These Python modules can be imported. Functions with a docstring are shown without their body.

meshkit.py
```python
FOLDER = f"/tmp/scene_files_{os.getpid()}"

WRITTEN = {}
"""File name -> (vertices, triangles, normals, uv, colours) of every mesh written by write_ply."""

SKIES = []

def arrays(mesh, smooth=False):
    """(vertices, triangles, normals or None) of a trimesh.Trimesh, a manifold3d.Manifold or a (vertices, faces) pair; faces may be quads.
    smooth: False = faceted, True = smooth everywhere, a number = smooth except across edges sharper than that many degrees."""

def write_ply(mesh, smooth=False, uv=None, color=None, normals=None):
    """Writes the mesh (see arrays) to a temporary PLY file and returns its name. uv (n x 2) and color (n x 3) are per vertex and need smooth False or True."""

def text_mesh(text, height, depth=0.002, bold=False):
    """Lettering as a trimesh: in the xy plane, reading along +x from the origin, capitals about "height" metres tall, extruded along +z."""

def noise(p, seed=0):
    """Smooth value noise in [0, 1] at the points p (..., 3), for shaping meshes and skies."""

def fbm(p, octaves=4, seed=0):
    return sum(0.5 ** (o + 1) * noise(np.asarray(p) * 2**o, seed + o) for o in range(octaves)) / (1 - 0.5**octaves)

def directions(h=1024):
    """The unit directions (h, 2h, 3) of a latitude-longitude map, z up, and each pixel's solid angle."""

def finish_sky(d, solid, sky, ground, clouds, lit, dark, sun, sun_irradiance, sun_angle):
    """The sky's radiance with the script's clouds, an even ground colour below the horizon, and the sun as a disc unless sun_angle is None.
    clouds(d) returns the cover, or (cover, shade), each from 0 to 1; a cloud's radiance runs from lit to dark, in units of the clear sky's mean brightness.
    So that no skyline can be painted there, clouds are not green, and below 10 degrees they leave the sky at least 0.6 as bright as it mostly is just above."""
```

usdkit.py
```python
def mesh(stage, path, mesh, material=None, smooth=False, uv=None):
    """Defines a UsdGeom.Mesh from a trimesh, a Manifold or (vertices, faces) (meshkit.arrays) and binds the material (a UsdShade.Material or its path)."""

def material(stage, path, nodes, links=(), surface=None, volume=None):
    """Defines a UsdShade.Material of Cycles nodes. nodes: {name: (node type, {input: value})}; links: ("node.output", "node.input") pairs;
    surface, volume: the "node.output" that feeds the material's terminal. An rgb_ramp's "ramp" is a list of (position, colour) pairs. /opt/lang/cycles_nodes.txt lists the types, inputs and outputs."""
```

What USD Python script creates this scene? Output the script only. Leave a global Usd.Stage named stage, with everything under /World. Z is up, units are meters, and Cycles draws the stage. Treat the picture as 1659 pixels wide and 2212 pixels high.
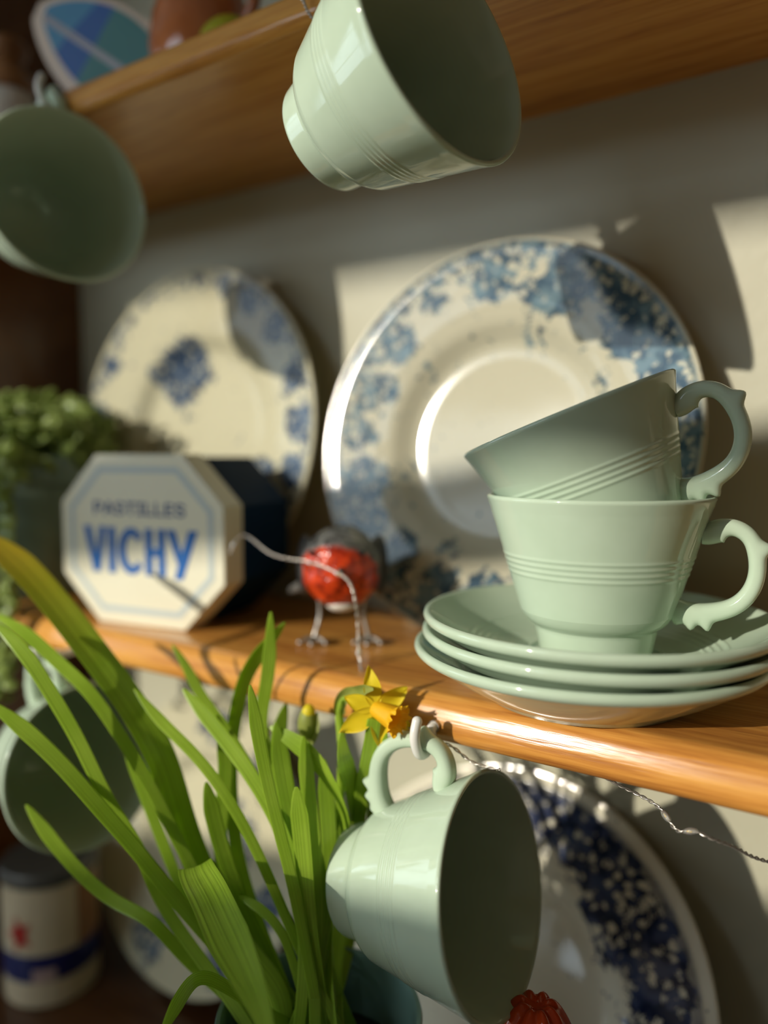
import math
import numpy as np
import trimesh
import manifold3d
from scipy.spatial.transform import Rotation as Ro
from scipy.interpolate import CubicSpline
from shapely.geometry import Polygon
from pxr import Usd, UsdGeom, UsdLux, UsdShade, Gf, Sdf, Vt
import usdkit
import meshkit

stage = Usd.Stage.CreateInMemory()
UsdGeom.SetStageUpAxis(stage, UsdGeom.Tokens.z)
UsdGeom.SetStageMetersPerUnit(stage, 1.0)
UsdGeom.Xform.Define(stage, '/World')
UsdGeom.Scope.Define(stage, '/World/Looks')

# ---------------------------------------------------------------- camera
IW, IH, FPX = 1659.0, 2212.0, 1661.0
CAM = np.array([0.0, 0.0, 1.25])                      # phone held 1.25 m above the floor
PITCH = math.atan(131 / FPX)
YAW = math.pi / 2 - math.atan(2520 / math.hypot(FPX, 131))
FH = np.array([-math.sin(YAW), math.cos(YAW), 0.0])
RT = np.array([math.cos(YAW), math.sin(YAW), 0.0])
UPZ = np.array([0, 0, 1.0])
FW = math.cos(PITCH) * FH - math.sin(PITCH) * UPZ
UPV = math.sin(PITCH) * FH + math.cos(PITCH) * UPZ
cam = UsdGeom.Camera.Define(stage, '/World/camera')
cm = np.eye(4)
cm[0, :3], cm[1, :3], cm[2, :3], cm[3, :3] = RT, UPV, -FW, CAM
UsdGeom.Xformable(cam).AddTransformOp().Set(Gf.Matrix4d(*cm.ravel().tolist()))
cam.CreateHorizontalApertureAttr(36.0)
cam.CreateVerticalApertureAttr(36.0 * IH / IW)
cam.CreateFocalLengthAttr(36.0 * FPX / IW)
cam.CreateFStopAttr(3.3)
cam.CreateFocusDistanceAttr(0.296)
cam.CreateClippingRangeAttr(Gf.Vec2f(0.01, 100.0))
cam.CreateExposureAttr(0.0)

# ---------------------------------------------------------------- sun and daylight
SUN_D = np.array([0.40, 1.0, -0.36]); SUN_D /= np.linalg.norm(SUN_D)
SUN_I, SKY_I, SKY2_I, DOME_I = 13300.0, 6.4, 3.0, 0.3


def look_along(d, pos):
    z = -np.asarray(d, float) / np.linalg.norm(d)
    x = np.cross([0, 0, 1.0], z); x /= np.linalg.norm(x)
    y = np.cross(z, x)
    m = np.eye(4); m[0, :3], m[1, :3], m[2, :3], m[3, :3] = x, y, z, pos
    return Gf.Matrix4d(*m.ravel().tolist())


sun = UsdLux.DistantLight.Define(stage, '/World/sun')
sun.CreateAngleAttr(0.53)
sun.CreateIntensityAttr(SUN_I)
sun.CreateColorAttr(Gf.Vec3f(1.0, 0.92, 0.78))
UsdGeom.Xformable(sun).AddTransformOp().Set(look_along(SUN_D, (-3, -5, 4)))

dome = UsdLux.DomeLight.Define(stage, '/World/sky')
dome.CreateIntensityAttr(DOME_I)
dome.CreateColorAttr(Gf.Vec3f(0.72, 0.86, 1.0))

# the front wall (window wall of the cottage bay) runs at 24.5 degrees to the dresser
WT = np.array([1.0, 0.455, 0]); WT /= np.linalg.norm(WT)
WN = np.array([-WT[1], WT[0], 0])                     # into the room
WC = np.array([-0.77, -1.37, 1.25])


def rect_light(name, pos, d, w, h, inten, col):
    l = UsdLux.RectLight.Define(stage, '/World/' + name)
    l.CreateWidthAttr(w); l.CreateHeightAttr(h); l.CreateIntensityAttr(inten); l.CreateColorAttr(Gf.Vec3f(*col))
    UsdGeom.Xformable(l).AddTransformOp().Set(look_along(d, pos))


rect_light('daylight_window', WC - 0.565 * WT + np.array([0, 0, 0.71]) - 0.22 * WN, WN, 2.05, 0.62, SKY_I, (0.70, 0.87, 1.0))
rect_light('daylight_window_side', np.array([-2.42, -0.75, 1.55]), np.array([1.0, 0, 0]), 0.95, 1.05, SKY2_I, (0.70, 0.87, 1.0))

# ---------------------------------------------------------------- helpers
counts = {}


def numbered(parent, name):
    k = (parent, name)
    n = counts.get(k, 0); counts[k] = n + 1
    return f'{parent}/{name}' if n == 0 else f'{parent}/{name}_{n:03d}'


def setdata(prim, **kw):
    for k, v in kw.items():
        if v: prim.SetCustomDataByKey(k, v)


def thing(name, label, cat, loc=(0, 0, 0), M=None, group=None, kind=None):
    p = numbered('/World', name)
    x = UsdGeom.Xform.Define(stage, p)
    m = np.eye(4)
    if M is not None: m[:3, :3] = np.asarray(M).T
    m[3, :3] = loc
    x.AddTransformOp().Set(Gf.Matrix4d(*m.ravel().tolist()))
    setdata(x.GetPrim(), label=label, category=cat, group=group, kind=kind)
    return p


def dup(src, label, loc, M, group=None):
    s = stage.GetPrimAtPath(src)
    p = numbered('/World', src.split('/')[-1])
    x = UsdGeom.Xform.Define(stage, p)
    x.GetPrim().GetReferences().AddInternalReference(src)
    m = np.eye(4); m[:3, :3] = np.asarray(M).T; m[3, :3] = loc
    x.GetPrim().CreateAttribute('xformOp:transform', Sdf.ValueTypeNames.Matrix4d).Set(Gf.Matrix4d(*m.ravel().tolist()))
    x.GetPrim().SetInstanceable(True)
    setdata(x.GetPrim(), label=label, category=s.GetCustomDataByKey('category'), group=group or s.GetCustomDataByKey('group'))
    return p


def part(parent, name, mesh, mat, smooth=35, label=None, kind=None, prim=None):
    p = numbered(parent, name)
    if prim: smooth = True
    m = usdkit.mesh(stage, p, mesh, mat, smooth=smooth)
    for k, v in (prim or {}).items():
        UsdGeom.PrimvarsAPI(m).CreatePrimvar(k, Sdf.ValueTypeNames.FloatArray, 'vertex').Set(Vt.FloatArray.FromNumpy(np.asarray(v, np.float32)))
    setdata(m.GetPrim(), label=label, kind=kind)
    return p


def cat_m(ms):
    vs, fs, o = [], [], 0
    for v, f in ms:
        vs.append(np.asarray(v, float)); fs.append(np.asarray(f) + o); o += len(v)
    return np.vstack(vs), np.vstack(fs)


def tri(m):
    if hasattr(m, 'to_mesh'):
        q = m.to_mesh(); return np.array(q.vert_properties[:, :3], float), np.array(q.tri_verts)
    return np.array(m.vertices, float), np.array(m.faces)


def xf(m, M=np.eye(3), t=(0, 0, 0)):
    return np.asarray(m[0]) @ np.asarray(M).T + np.asarray(t), m[1]


def box(x0, x1, y0, y1, z0, z1, r=0.0):
    if r > 0:
        r = min(r, .45 * min(x1 - x0, y1 - y0, z1 - z0))
        s = manifold3d.Manifold.sphere(r, 12)
        return tri(manifold3d.Manifold.batch_hull([s.translate([x, y, z]) for x in (x0 + r, x1 - r) for y in (y0 + r, y1 - r) for z in (z0 + r, z1 - r)]))
    return tri(trimesh.creation.box(bounds=[[x0, y0, z0], [x1, y1, z1]]))


def lathe(prof, n=128, squash=None):
    """prof: (r, z) from the bottom centre outside round to the inside centre."""
    prof = np.asarray(prof, float)
    a = np.linspace(0, 2 * np.pi, n, endpoint=False)
    V, F, idx = [], [], []
    for r, z in prof:
        if r < 1e-7:
            idx.append([len(V)]); V.append((0, 0, z))
        else:
            idx.append(list(range(len(V), len(V) + n)))
            V += list(np.c_[r * np.cos(a), r * np.sin(a), np.full(n, z)])
    for A, B in zip(idx[:-1], idx[1:]):
        for i in range(n):
            j = (i + 1) % n
            if len(A) == 1 and len(B) == 1: continue
            if len(A) == 1: F.append((A[0], B[j], B[i]))
            elif len(B) == 1: F.append((A[i], A[j], B[0]))
            else: F += [(A[i], A[j], B[j]), (A[i], B[j], B[i])]
    return np.array(V), np.array(F)


def spline(pts, n):
    pts = np.asarray(pts, float)
    s = np.r_[0, np.cumsum(np.linalg.norm(np.diff(pts[:, :3], axis=0), axis=1))]
    cs = CubicSpline(s / s[-1], pts, bc_type='natural')
    return cs(np.linspace(0, 1, n))


def frames(P, hint):
    T = np.gradient(P, axis=0); T /= np.linalg.norm(T, axis=1)[:, None]
    N = np.broadcast_to(hint, P.shape) if np.ndim(hint) == 1 else hint
    B = np.cross(T, N); B /= np.maximum(np.linalg.norm(B, axis=1), 1e-9)[:, None]
    return T, B, np.cross(B, T)


def sweep(P, sec, hint, closed_caps=True):
    """sec(i, t) -> k x 2 ring (along B, N) at path point i."""
    P = np.asarray(P, float); n = len(P)
    T, B, N = frames(P, np.asarray(hint, float))
    rings = []
    for i in range(n):
        s = sec(i, i / (n - 1)); rings.append(P[i] + s[:, :1] * B[i] + s[:, 1:] * N[i])
    k = len(rings[0]); V = np.vstack(rings); F = []
    for i in range(n - 1):
        for j in range(k):
            a, b = i * k + j, i * k + (j + 1) % k
            F += [(a, b, b + k), (a, b + k, a + k)]
    V = np.vstack([V, rings[0].mean(0), rings[-1].mean(0)])
    for j in range(k):
        F += [(n * k, (j + 1) % k, j), (n * k + 1, (n - 1) * k + j, (n - 1) * k + (j + 1) % k)]
    m = trimesh.Trimesh(V, np.array(F), process=False)
    if m.volume < 0: m.invert()
    return np.array(m.vertices), np.array(m.faces)


def tube(pts, r, k=10, n=None, hint=(0.13, 0.2, 0.97)):
    P = spline(pts, n or 8 * len(pts)) if len(pts) > 2 or n else np.asarray(pts, float)
    a = np.linspace(0, 2 * np.pi, k, endpoint=False); c = np.c_[np.cos(a), np.sin(a)]
    rr = (lambda t: r) if np.isscalar(r) else (lambda t: np.interp(t, np.linspace(0, 1, len(r)), r))
    return sweep(P, lambda i, t: c * rr(t), hint)


def ball(c, r, sub=3):
    m = trimesh.creation.icosphere(subdivisions=sub)
    return np.array(m.vertices) * np.asarray(r) + np.asarray(c), np.array(m.faces)


def extrude_x(poly, x0, x1, nx=2):
    """poly: closed (y, z) outline, extruded along x."""
    m = trimesh.creation.extrude_polygon(Polygon(poly), x1 - x0, engine='earcut')
    v = np.array(m.vertices)
    return np.c_[v[:, 2] + x0, v[:, 0], v[:, 1]], np.array(m.faces)


def ray(px, py):
    return FW + (px - IW / 2) / FPX * RT - (py - IH / 2) / FPX * UPV


def ony(px, py, y):
    r = ray(px, py); return CAM + r * (y / r[1])


def L(*p):                                            # camera-height coordinates to world
    return np.array(p, float) + CAM


# ---------------------------------------------------------------- materials
def M_(name): return '/World/Looks/' + name


def plain(name, col, rough=0.5, **kw):
    return usdkit.material(stage, M_(name), {'p': ('principled_bsdf', {'base_color': col, 'roughness': rough, **kw})}, surface='p.BSDF')


def mottled(name, c1, c2, scale, rough=0.5, bump=0.0, bscale=None, coord='object', **kw):
    nodes = {'tc': ('texture_coordinate', {}), 'n': ('noise_texture', {'scale': scale, 'detail': 4.0}),
             'r': ('rgb_ramp', {'ramp': [(0.35, c1), (0.65, c2)]}), 'p': ('principled_bsdf', {'roughness': rough, **kw})}
    links = [('tc.' + coord, 'n.vector'), ('n.fac', 'r.fac'), ('r.color', 'p.base_color')]
    if bump:
        nodes['n2'] = ('noise_texture', {'scale': bscale or scale * 3, 'detail': 3.0})
        nodes['b'] = ('bump', {'strength': 1.0, 'distance': bump})
        links += [('tc.' + coord, 'n2.vector'), ('n2.fac', 'b.height'), ('b.normal', 'p.normal')]
    return usdkit.material(stage, M_(name), nodes, links, surface='p.BSDF')


GREEN = mottled('sage_glaze', (0.505, 0.625, 0.475), (0.535, 0.655, 0.505), 55, 0.07, bump=0.00006, bscale=45, specular_ior_level=0.42)
HOOKW = plain('white_plastic', (0.80, 0.78, 0.74), 0.28)
PAINT = mottled('cream_paint', (0.468, 0.455, 0.338), (0.495, 0.482, 0.36), 6, 0.5, bump=0.0003, bscale=90)
WALLM = mottled('room_plaster', (0.70, 0.62, 0.49), (0.74, 0.66, 0.53), 5, 0.8)
CEILM = plain('ceiling_white', (0.74, 0.70, 0.62), 0.8)
FLOORM = mottled('floor_oak', (0.34, 0.21, 0.11), (0.42, 0.26, 0.14), 9, 0.45)


def wood(name, dark, mid, light, rough=0.22):
    nodes = {
        'g': ('geometry', {}),
        'm1': ('mapping', {'scale': (2.2, 34.0, 34.0)}), 'm2': ('mapping', {'scale': (22.0, 420.0, 420.0)}),
        'm3': ('mapping', {'scale': (5.0, 14.0, 14.0)}),
        'n1': ('noise_texture', {'scale': 1.0, 'detail': 6.0, 'roughness': 0.6, 'distortion': 1.2}),
        'n2': ('noise_texture', {'scale': 1.0, 'detail': 3.0, 'roughness': 0.6}),
        'n3': ('noise_texture', {'scale': 1.0, 'detail': 2.0}),
        'mx': ('mix_float', {'fac': 0.50}), 'mx2': ('mix_float', {'fac': 0.22}),
        'r': ('rgb_ramp', {'ramp': [(0.36, dark), (0.46, mid), (0.56, light), (0.68, mid)]}),
        'b': ('bump', {'strength': 0.55, 'distance': 0.00038}),
        'p': ('principled_bsdf', {'roughness': rough, 'specular_ior_level': 0.38, 'coat_weight': 0.10, 'coat_roughness': 0.08}),
    }
    links = [('g.position', 'm1.vector'), ('g.position', 'm2.vector'), ('g.position', 'm3.vector'), ('m1.vector', 'n1.vector'),
             ('m2.vector', 'n2.vector'), ('m3.vector', 'n3.vector'), ('n1.fac', 'mx.a'), ('n2.fac', 'mx.b'), ('mx.result', 'mx2.a'),
             ('n3.fac', 'mx2.b'), ('mx2.result', 'r.fac'), ('r.color', 'p.base_color'), ('n2.fac', 'b.height'), ('b.normal', 'p.normal')]
    return usdkit.material(stage, M_(name), nodes, links, surface='p.BSDF')


WOOD = wood('shelf_pine', (0.36, 0.125, 0.026), (0.58, 0.25, 0.050), (0.72, 0.355, 0.080))


DARKW = wood('shade_darkened_pine', (0.030, 0.010, 0.004), (0.055, 0.020, 0.007), (0.085, 0.034, 0.012))  # nearly black pine: the worktop's deep shade is put into the colour
SIDEW = wood('shaded_side_pine', (0.075, 0.024, 0.006), (0.12, 0.042, 0.011), (0.17, 0.065, 0.018))  # darker copy of the shelf pine, side panel shade put into its colour


def transfer(name, ground, ink_a, ink_b, scale):
    """Cream earthenware under a printed blue floral; the print's reach comes from the mesh's own 'print' values."""
    nodes = {
        'tc': ('texture_coordinate', {}), 'a': ('attribute', {'attribute': 'floral'}), 'ln': ('attribute', {'attribute': 'band'}),
        'n': ('noise_texture', {'scale': scale, 'detail': 3.0, 'roughness': 0.55, 'distortion': 1.6}),
        'v': ('voronoi_texture', {'scale': scale * 0.55, 'feature': 'f1'}),
        'tone': ('noise_texture', {'scale': scale * 0.35, 'detail': 2.0}),
        'mx': ('mix_float', {'fac': 0.40}),
        'sub': ('math', {'math_type': 'multiply_add', 'value2': 0.32, 'value3': -0.32}),
        'add': ('math', {'math_type': 'add'}),
        'ink': ('map_range', {'from_min': 0.355, 'from_max': 0.415, 'clamp': True}),
        'mxl': ('math', {'math_type': 'maximum'}),
        'inkcol': ('mix', {'color1': ink_a, 'color2': ink_b}),
        'tr': ('map_range', {'from_min': 0.4, 'from_max': 0.6, 'clamp': True}),
        'col': ('mix', {'color1': ground}),
        'p': ('principled_bsdf', {'roughness': 0.06, 'specular_ior_level': 0.20}),
    }
    links = [('tc.object', 'n.vector'), ('tc.object', 'v.vector'), ('tc.object', 'tone.vector'), ('n.fac', 'mx.a'), ('v.distance', 'mx.b'),
             ('a.fac', 'sub.value1'), ('sub.value', 'add.value1'), ('mx.result', 'add.value2'), ('add.value', 'ink.value'),
             ('ink.result', 'mxl.value1'), ('ln.fac', 'mxl.value2'), ('mxl.value', 'col.fac'), ('tone.fac', 'tr.value'), ('tr.result', 'inkcol.fac'),
             ('inkcol.color', 'col.color2'), ('col.color', 'p.base_color')]
    return usdkit.material(stage, M_(name), nodes, links, surface='p.BSDF')


PLATE1 = transfer('teal_transferware', (0.515, 0.490, 0.370), (0.035, 0.070, 0.105), (0.14, 0.215, 0.25), 330)
PLATE2 = transfer('blue_transferware', (0.565, 0.535, 0.375), (0.025, 0.045, 0.09), (0.11, 0.15, 0.21), 300)
PLATE3 = transfer('navy_transferware', (0.74, 0.70, 0.55), (0.008, 0.014, 0.045), (0.06, 0.08, 0.16), 300)


def leafmat(name, c1, c2, trans, rough=0.35, veins=0.0, fac=0.35, tip=None):
    nodes = {'g': ('geometry', {}), 'n': ('noise_texture', {'scale': 55.0, 'detail': 3.0}), 'r': ('rgb_ramp', {'ramp': [(0.3, c1), (0.7, c2)]}),
             'p': ('principled_bsdf', {'roughness': rough, 'specular_ior_level': 0.45}), 't': ('translucent_bsdf', {'color': trans}),
             'm': ('mix_closure', {'fac': fac})}
    links = [('g.position', 'n.vector'), ('n.fac', 'r.fac'), ('p.BSDF', 'm.closure1'), ('t.BSDF', 'm.closure2')]
    if veins:
        nodes.update({'a': ('attribute', {'attribute': 'across'}), 's': ('math', {'math_type': 'multiply', 'value2': 7.0}), 'v': ('noise_texture', {'dimensions': '1D', 'scale': 1.0, 'detail': 2.0}),
                      'vr': ('map_range', {'from_min': .35, 'from_max': .65, 'to_min': 1.0 - veins, 'to_max': 1.0, 'clamp': True}), 'mu': ('mix', {'mix_type': 'multiply', 'fac': 1.0}),
                      'cc': ('combine_xyz', {})})
        links += [('a.fac', 's.value1'), ('s.value', 'v.w'), ('v.fac', 'vr.value'), ('vr.result', 'cc.x'), ('vr.result', 'cc.y'), ('vr.result', 'cc.z'), ('r.color', 'mu.color1'), ('cc.vector', 'mu.color2'),
                  ('mu.color', 'p.base_color')]
        if tip:                                       # the blade yellows towards its tip
            nodes.update({'al': ('attribute', {'attribute': 'along'}), 'am': ('map_range', {'from_min': .08, 'from_max': .34, 'clamp': True}), 'tm': ('mix', {'color1': tip})})
            links[0:0] = [('al.fac', 'am.value'), ('am.result', 'tm.fac'), ('r.color', 'tm.color2'), ('tm.color', 'mu.color1')]
            links.remove(('r.color', 'mu.color1'))
    else:
        links += [('r.color', 'p.base_color')]
    return usdkit.material(stage, M_(name), nodes, links, surface='m.closure')


LEAF = leafmat('daffodil_leaf', (0.40, 0.60, 0.045), (0.50, 0.70, 0.075), (0.60, 0.86, 0.03), veins=.45)
LEAFY = leafmat('daffodil_leaf_yellowing', (0.40, 0.60, 0.045), (0.50, 0.70, 0.075), (0.60, 0.86, 0.03), veins=.45, tip=(0.62, 0.42, 0.03))
TRAIL = leafmat('trailing_leaf', (0.22, 0.30, 0.075), (0.40, 0.48, 0.15), (0.46, 0.58, 0.12))
PETAL = leafmat('petal_yellow', (0.93, 0.74, 0.015), (0.97, 0.82, 0.035), (0.95, 0.78, 0.02), 0.5)
TRUMPET = leafmat('trumpet_yellow', (0.95, 0.56, 0.012), (0.98, 0.64, 0.018), (0.98, 0.66, 0.02), 0.5)
SPATHE = leafmat('papery_sheath', (0.26, 0.33, 0.06), (0.40, 0.42, 0.10), (0.5, 0.55, 0.08), 0.5)
CREAM_TIN = plain('cream_enamel', (0.80, 0.77, 0.60), 0.35)
NAVY_TIN = mottled('navy_enamel', (0.002, 0.018, 0.052), (0.003, 0.022, 0.062), 60, 0.6, specular_ior_level=0.08)
INK_NAVY = plain('navy_ink', (0.006, 0.045, 0.20), 0.4)
INK_BLUE = plain('blue_ink', (0.008, 0.13, 0.46), 0.4)
INK_PALE = plain('pale_blue_ink', (0.50, 0.575, 0.58), 0.4)
SILVER = plain('silver_wire', (0.62, 0.58, 0.52), 0.30, metallic=0.85)
RESIN = plain('clear_resin', (0.95, 0.93, 0.86), 0.05, transmission_weight=0.85, ior=1.45)
CHIP = plain('led_yellow_chip', (0.85, 0.55, 0.05), 0.4)
BLACKM = mottled('black_painted_metal', (0.018, 0.018, 0.019), (0.035, 0.034, 0.033), 160, 0.33, bump=0.0006, bscale=220)
GREYM = mottled('bare_grey_metal', (0.20, 0.20, 0.19), (0.32, 0.31, 0.29), 220, 0.35, bump=0.0003, bscale=300, metallic=0.4)
STEEL = plain('dull_steel', (0.42, 0.40, 0.37), 0.42, metallic=0.9)
SOIL = mottled('potting_soil', (0.012, 0.009, 0.006), (0.035, 0.025, 0.017), 250, 0.9, bump=0.002, bscale=300)
POTG = mottled('sage_pot_glaze', (0.22, 0.30, 0.24), (0.27, 0.36, 0.29), 40, 0.25)
TEAL = mottled('teal_pot_glaze', (0.16, 0.27, 0.23), (0.21, 0.33, 0.28), 40, 0.18)
REDG = mottled('red_orange_glaze', (0.52, 0.045, 0.008), (0.68, 0.085, 0.012), 40, 0.12)
TERRA = mottled('orange_brown_glaze', (0.44, 0.14, 0.05), (0.58, 0.20, 0.075), 30, 0.12)
LIME = plain('lime_glass', (0.42, 0.45, 0.015), 0.15)
STONE_W = mottled('off_white_stoneware', (0.58, 0.54, 0.47), (0.68, 0.64, 0.57), 60, 0.3)
STONE_B = mottled('brown_stoneware', (0.20, 0.085, 0.03), (0.34, 0.16, 0.06), 60, 0.3)
CREAMC = plain('cream_china', (0.70, 0.66, 0.54), 0.12)

# robin paint: 'red' values on the mesh choose the breast paint
ROBIN = usdkit.material(stage, M_('robin_paint'), {
    'a': ('attribute', {'attribute': 'red'}), 'tc': ('texture_coordinate', {}), 'n': ('noise_texture', {'scale': 190.0, 'detail': 3.0}),
    'n2': ('noise_texture', {'scale': 260.0, 'detail': 2.0}),
    'rr': ('rgb_ramp', {'ramp': [(0.35, (0.20, 0.010, 0.003)), (0.55, (0.60, 0.045, 0.008)), (0.7, (0.66, 0.07, 0.012))]}),
    'gr': ('rgb_ramp', {'ramp': [(0.35, (0.05, 0.05, 0.048)), (0.65, (0.24, 0.24, 0.23))]}),
    'mx': ('mix', {}), 'b': ('bump', {'strength': 1.0, 'distance': 0.0009}),
    'p': ('principled_bsdf', {'roughness': 0.22, 'specular_ior_level': 0.6})},
    [('tc.object', 'n.vector'), ('tc.object', 'n2.vector'), ('n.fac', 'rr.fac'), ('n.fac', 'gr.fac'), ('a.fac', 'mx.fac'), ('gr.color', 'mx.color1'),
     ('rr.color', 'mx.color2'), ('mx.color', 'p.base_color'), ('n2.fac', 'b.height'), ('b.normal', 'p.normal')], surface='p.BSDF')
GLASS = usdkit.material(stage, M_('window_glass'), {'t': ('transparent_bsdf', {}), 'g': ('glossy_bsdf', {'roughness': 0.0, 'color': (1, 1, 1)}), 'f': ('fresnel', {'IOR': 1.12}),
                        'm': ('mix_closure', {})}, [('f.fac', 'm.fac'), ('t.BSDF', 'm.closure1'), ('g.BSDF', 'm.closure2')], surface='m.closure')

# ---------------------------------------------------------------- the room
YB = 0.4208                                           # face of the dresser's cream back panel
ROOM_Y = 0.445


def struct(name, mesh, mat, smooth=False, label=None):
    p = part('/World', name, mesh, mat, smooth=smooth)
    setdata(stage.GetPrimAtPath(p), kind='structure', label=label, category=name.split('_')[0])
    return p


XL, XR, HC = -2.2, 2.2, 2.35


def fw(s, z, d=0.0):                                  # a point of the front wall: s along it from WC, height z, depth d outward
    p = WC + s * WT - d * WN
    return np.array([p[0], p[1], z])


def fbox(s0, s1, z0, z1, d0, d1):
    c = np.array([fw(s, z, d) for s in (s0, s1) for z in (z0, z1) for d in (d0, d1)])
    h = trimesh.convex.convex_hull(c)
    return np.array(h.vertices), np.array(h.faces)


SLEFT, SRIGHT = (XL - WC[0]) / WT[0], (XR - WC[0]) / WT[0]
OS0, OS1, OZ0, OZ1 = -1.55, 0.42, 1.664, 2.28         # the window opening
struct('wall_front', cat_m([fbox(SLEFT - .2, OS0, 0, HC, 0, .14), fbox(OS1, SRIGHT + .2, 0, HC, 0, .14), fbox(OS0, OS1, 0, OZ0, 0, .14), fbox(OS0, OS1, OZ1, HC, 0, .14)]), WALLM,
       label='plastered front wall with the sunny cottage window behind the viewer')
struct('wall_back', box(XL - .1, XR + .1, ROOM_Y, ROOM_Y + .1, 0, HC), WALLM, label='plastered wall behind the wooden dresser')
yfl, yfr = WC[1] + (XL - WC[0]) * .455, WC[1] + (XR - WC[0]) * .455
SW = (-1.25, -0.25, 1.0, 2.1)                         # side window in the left wall (y0, y1, z0, z1)
struct('wall_left', cat_m([box(XL - .1, XL, yfl - .2, SW[0], 0, HC), box(XL - .1, XL, SW[1], ROOM_Y, 0, HC), box(XL - .1, XL, SW[0], SW[1], 0, SW[2]), box(XL - .1, XL, SW[0], SW[1], SW[3], HC)]), WALLM,
       label='plastered left wall with the small side window')
struct('wall_right', box(XR, XR + .1, yfr - .2, ROOM_Y, 0, HC), WALLM, label='plastered right wall beyond the dresser')
struct('floor', box(XL - .1, XR + .1, yfl - .3, ROOM_Y + .1, -.08, 0), FLOORM, label='dark oak floor of the room')
struct('ceiling', box(XL - .1, XR + .1, yfl - .3, ROOM_Y + .1, HC, HC + .08), CEILM, label='low off-white cottage ceiling')
struct('trim_added_1', box(XL, XR - .05, -0.96, -0.86, 1.25 + .290 + .36 * .90, HC), WOOD, label='unseen wooden beam added to shade the upper shelf')  # added beam, out of view, keeps the sun off the upper shelf


def window(name, fr, bars, panes, label):
    p = thing(name, label, 'window', kind='structure')
    part(p, 'window_frame', fr, HOOKW, smooth=False)
    for b in bars: part(p, 'glazing_bar', b, HOOKW, smooth=False)
    for b in panes: part(p, 'pane', b, GLASS, smooth=False)


fd = (.05, .09)
BZ0, BZ1 = 1.878, 1.938
window('window_1', cat_m([fbox(OS0, OS0 + .04, OZ0, OZ1, *fd), fbox(OS1 - .04, OS1, OZ0, OZ1, *fd), fbox(OS0, OS1, OZ0, OZ0 + .02, *fd), fbox(OS0, OS1, OZ1 - .03, OZ1, *fd)]),
       [fbox(OS0 + .04, OS1 - .04, BZ0, BZ1, .06, .08)],
       [fbox(OS0 + .04, OS1 - .04, OZ0 + .02, BZ0, .068, .071), fbox(OS0 + .04, OS1 - .04, BZ1, OZ1 - .03, .068, .071)],
       'white framed front window with one horizontal glazing bar')
ym = (SW[0] + SW[1]) / 2
window('window_2', cat_m([box(XL - .07, XL - .03, SW[0], SW[0] + .04, SW[2], SW[3]), box(XL - .07, XL - .03, SW[1] - .04, SW[1], SW[2], SW[3]), box(XL - .07, XL - .03, SW[0], SW[1], SW[2], SW[2] + .04), box(XL - .07, XL - .03, SW[0], SW[1], SW[3] - .04, SW[3])]),
       [box(XL - .065, XL - .035, ym - .012, ym + .012, SW[2] + .04, SW[3] - .04)] + [box(XL - .064, XL - .036, SW[0] + .04, SW[1] - .04, z - .01, z + .01) for z in (1.36, 1.74)],
       [box(XL - .052, XL - .049, SW[0] + .04, ym - .012, SW[2] + .04, SW[3] - .04), box(XL - .052, XL - .049, ym + .012, SW[1] - .04, SW[2] + .04, SW[3] - .04)],
       'white side window of six lights in the left wall')

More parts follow.
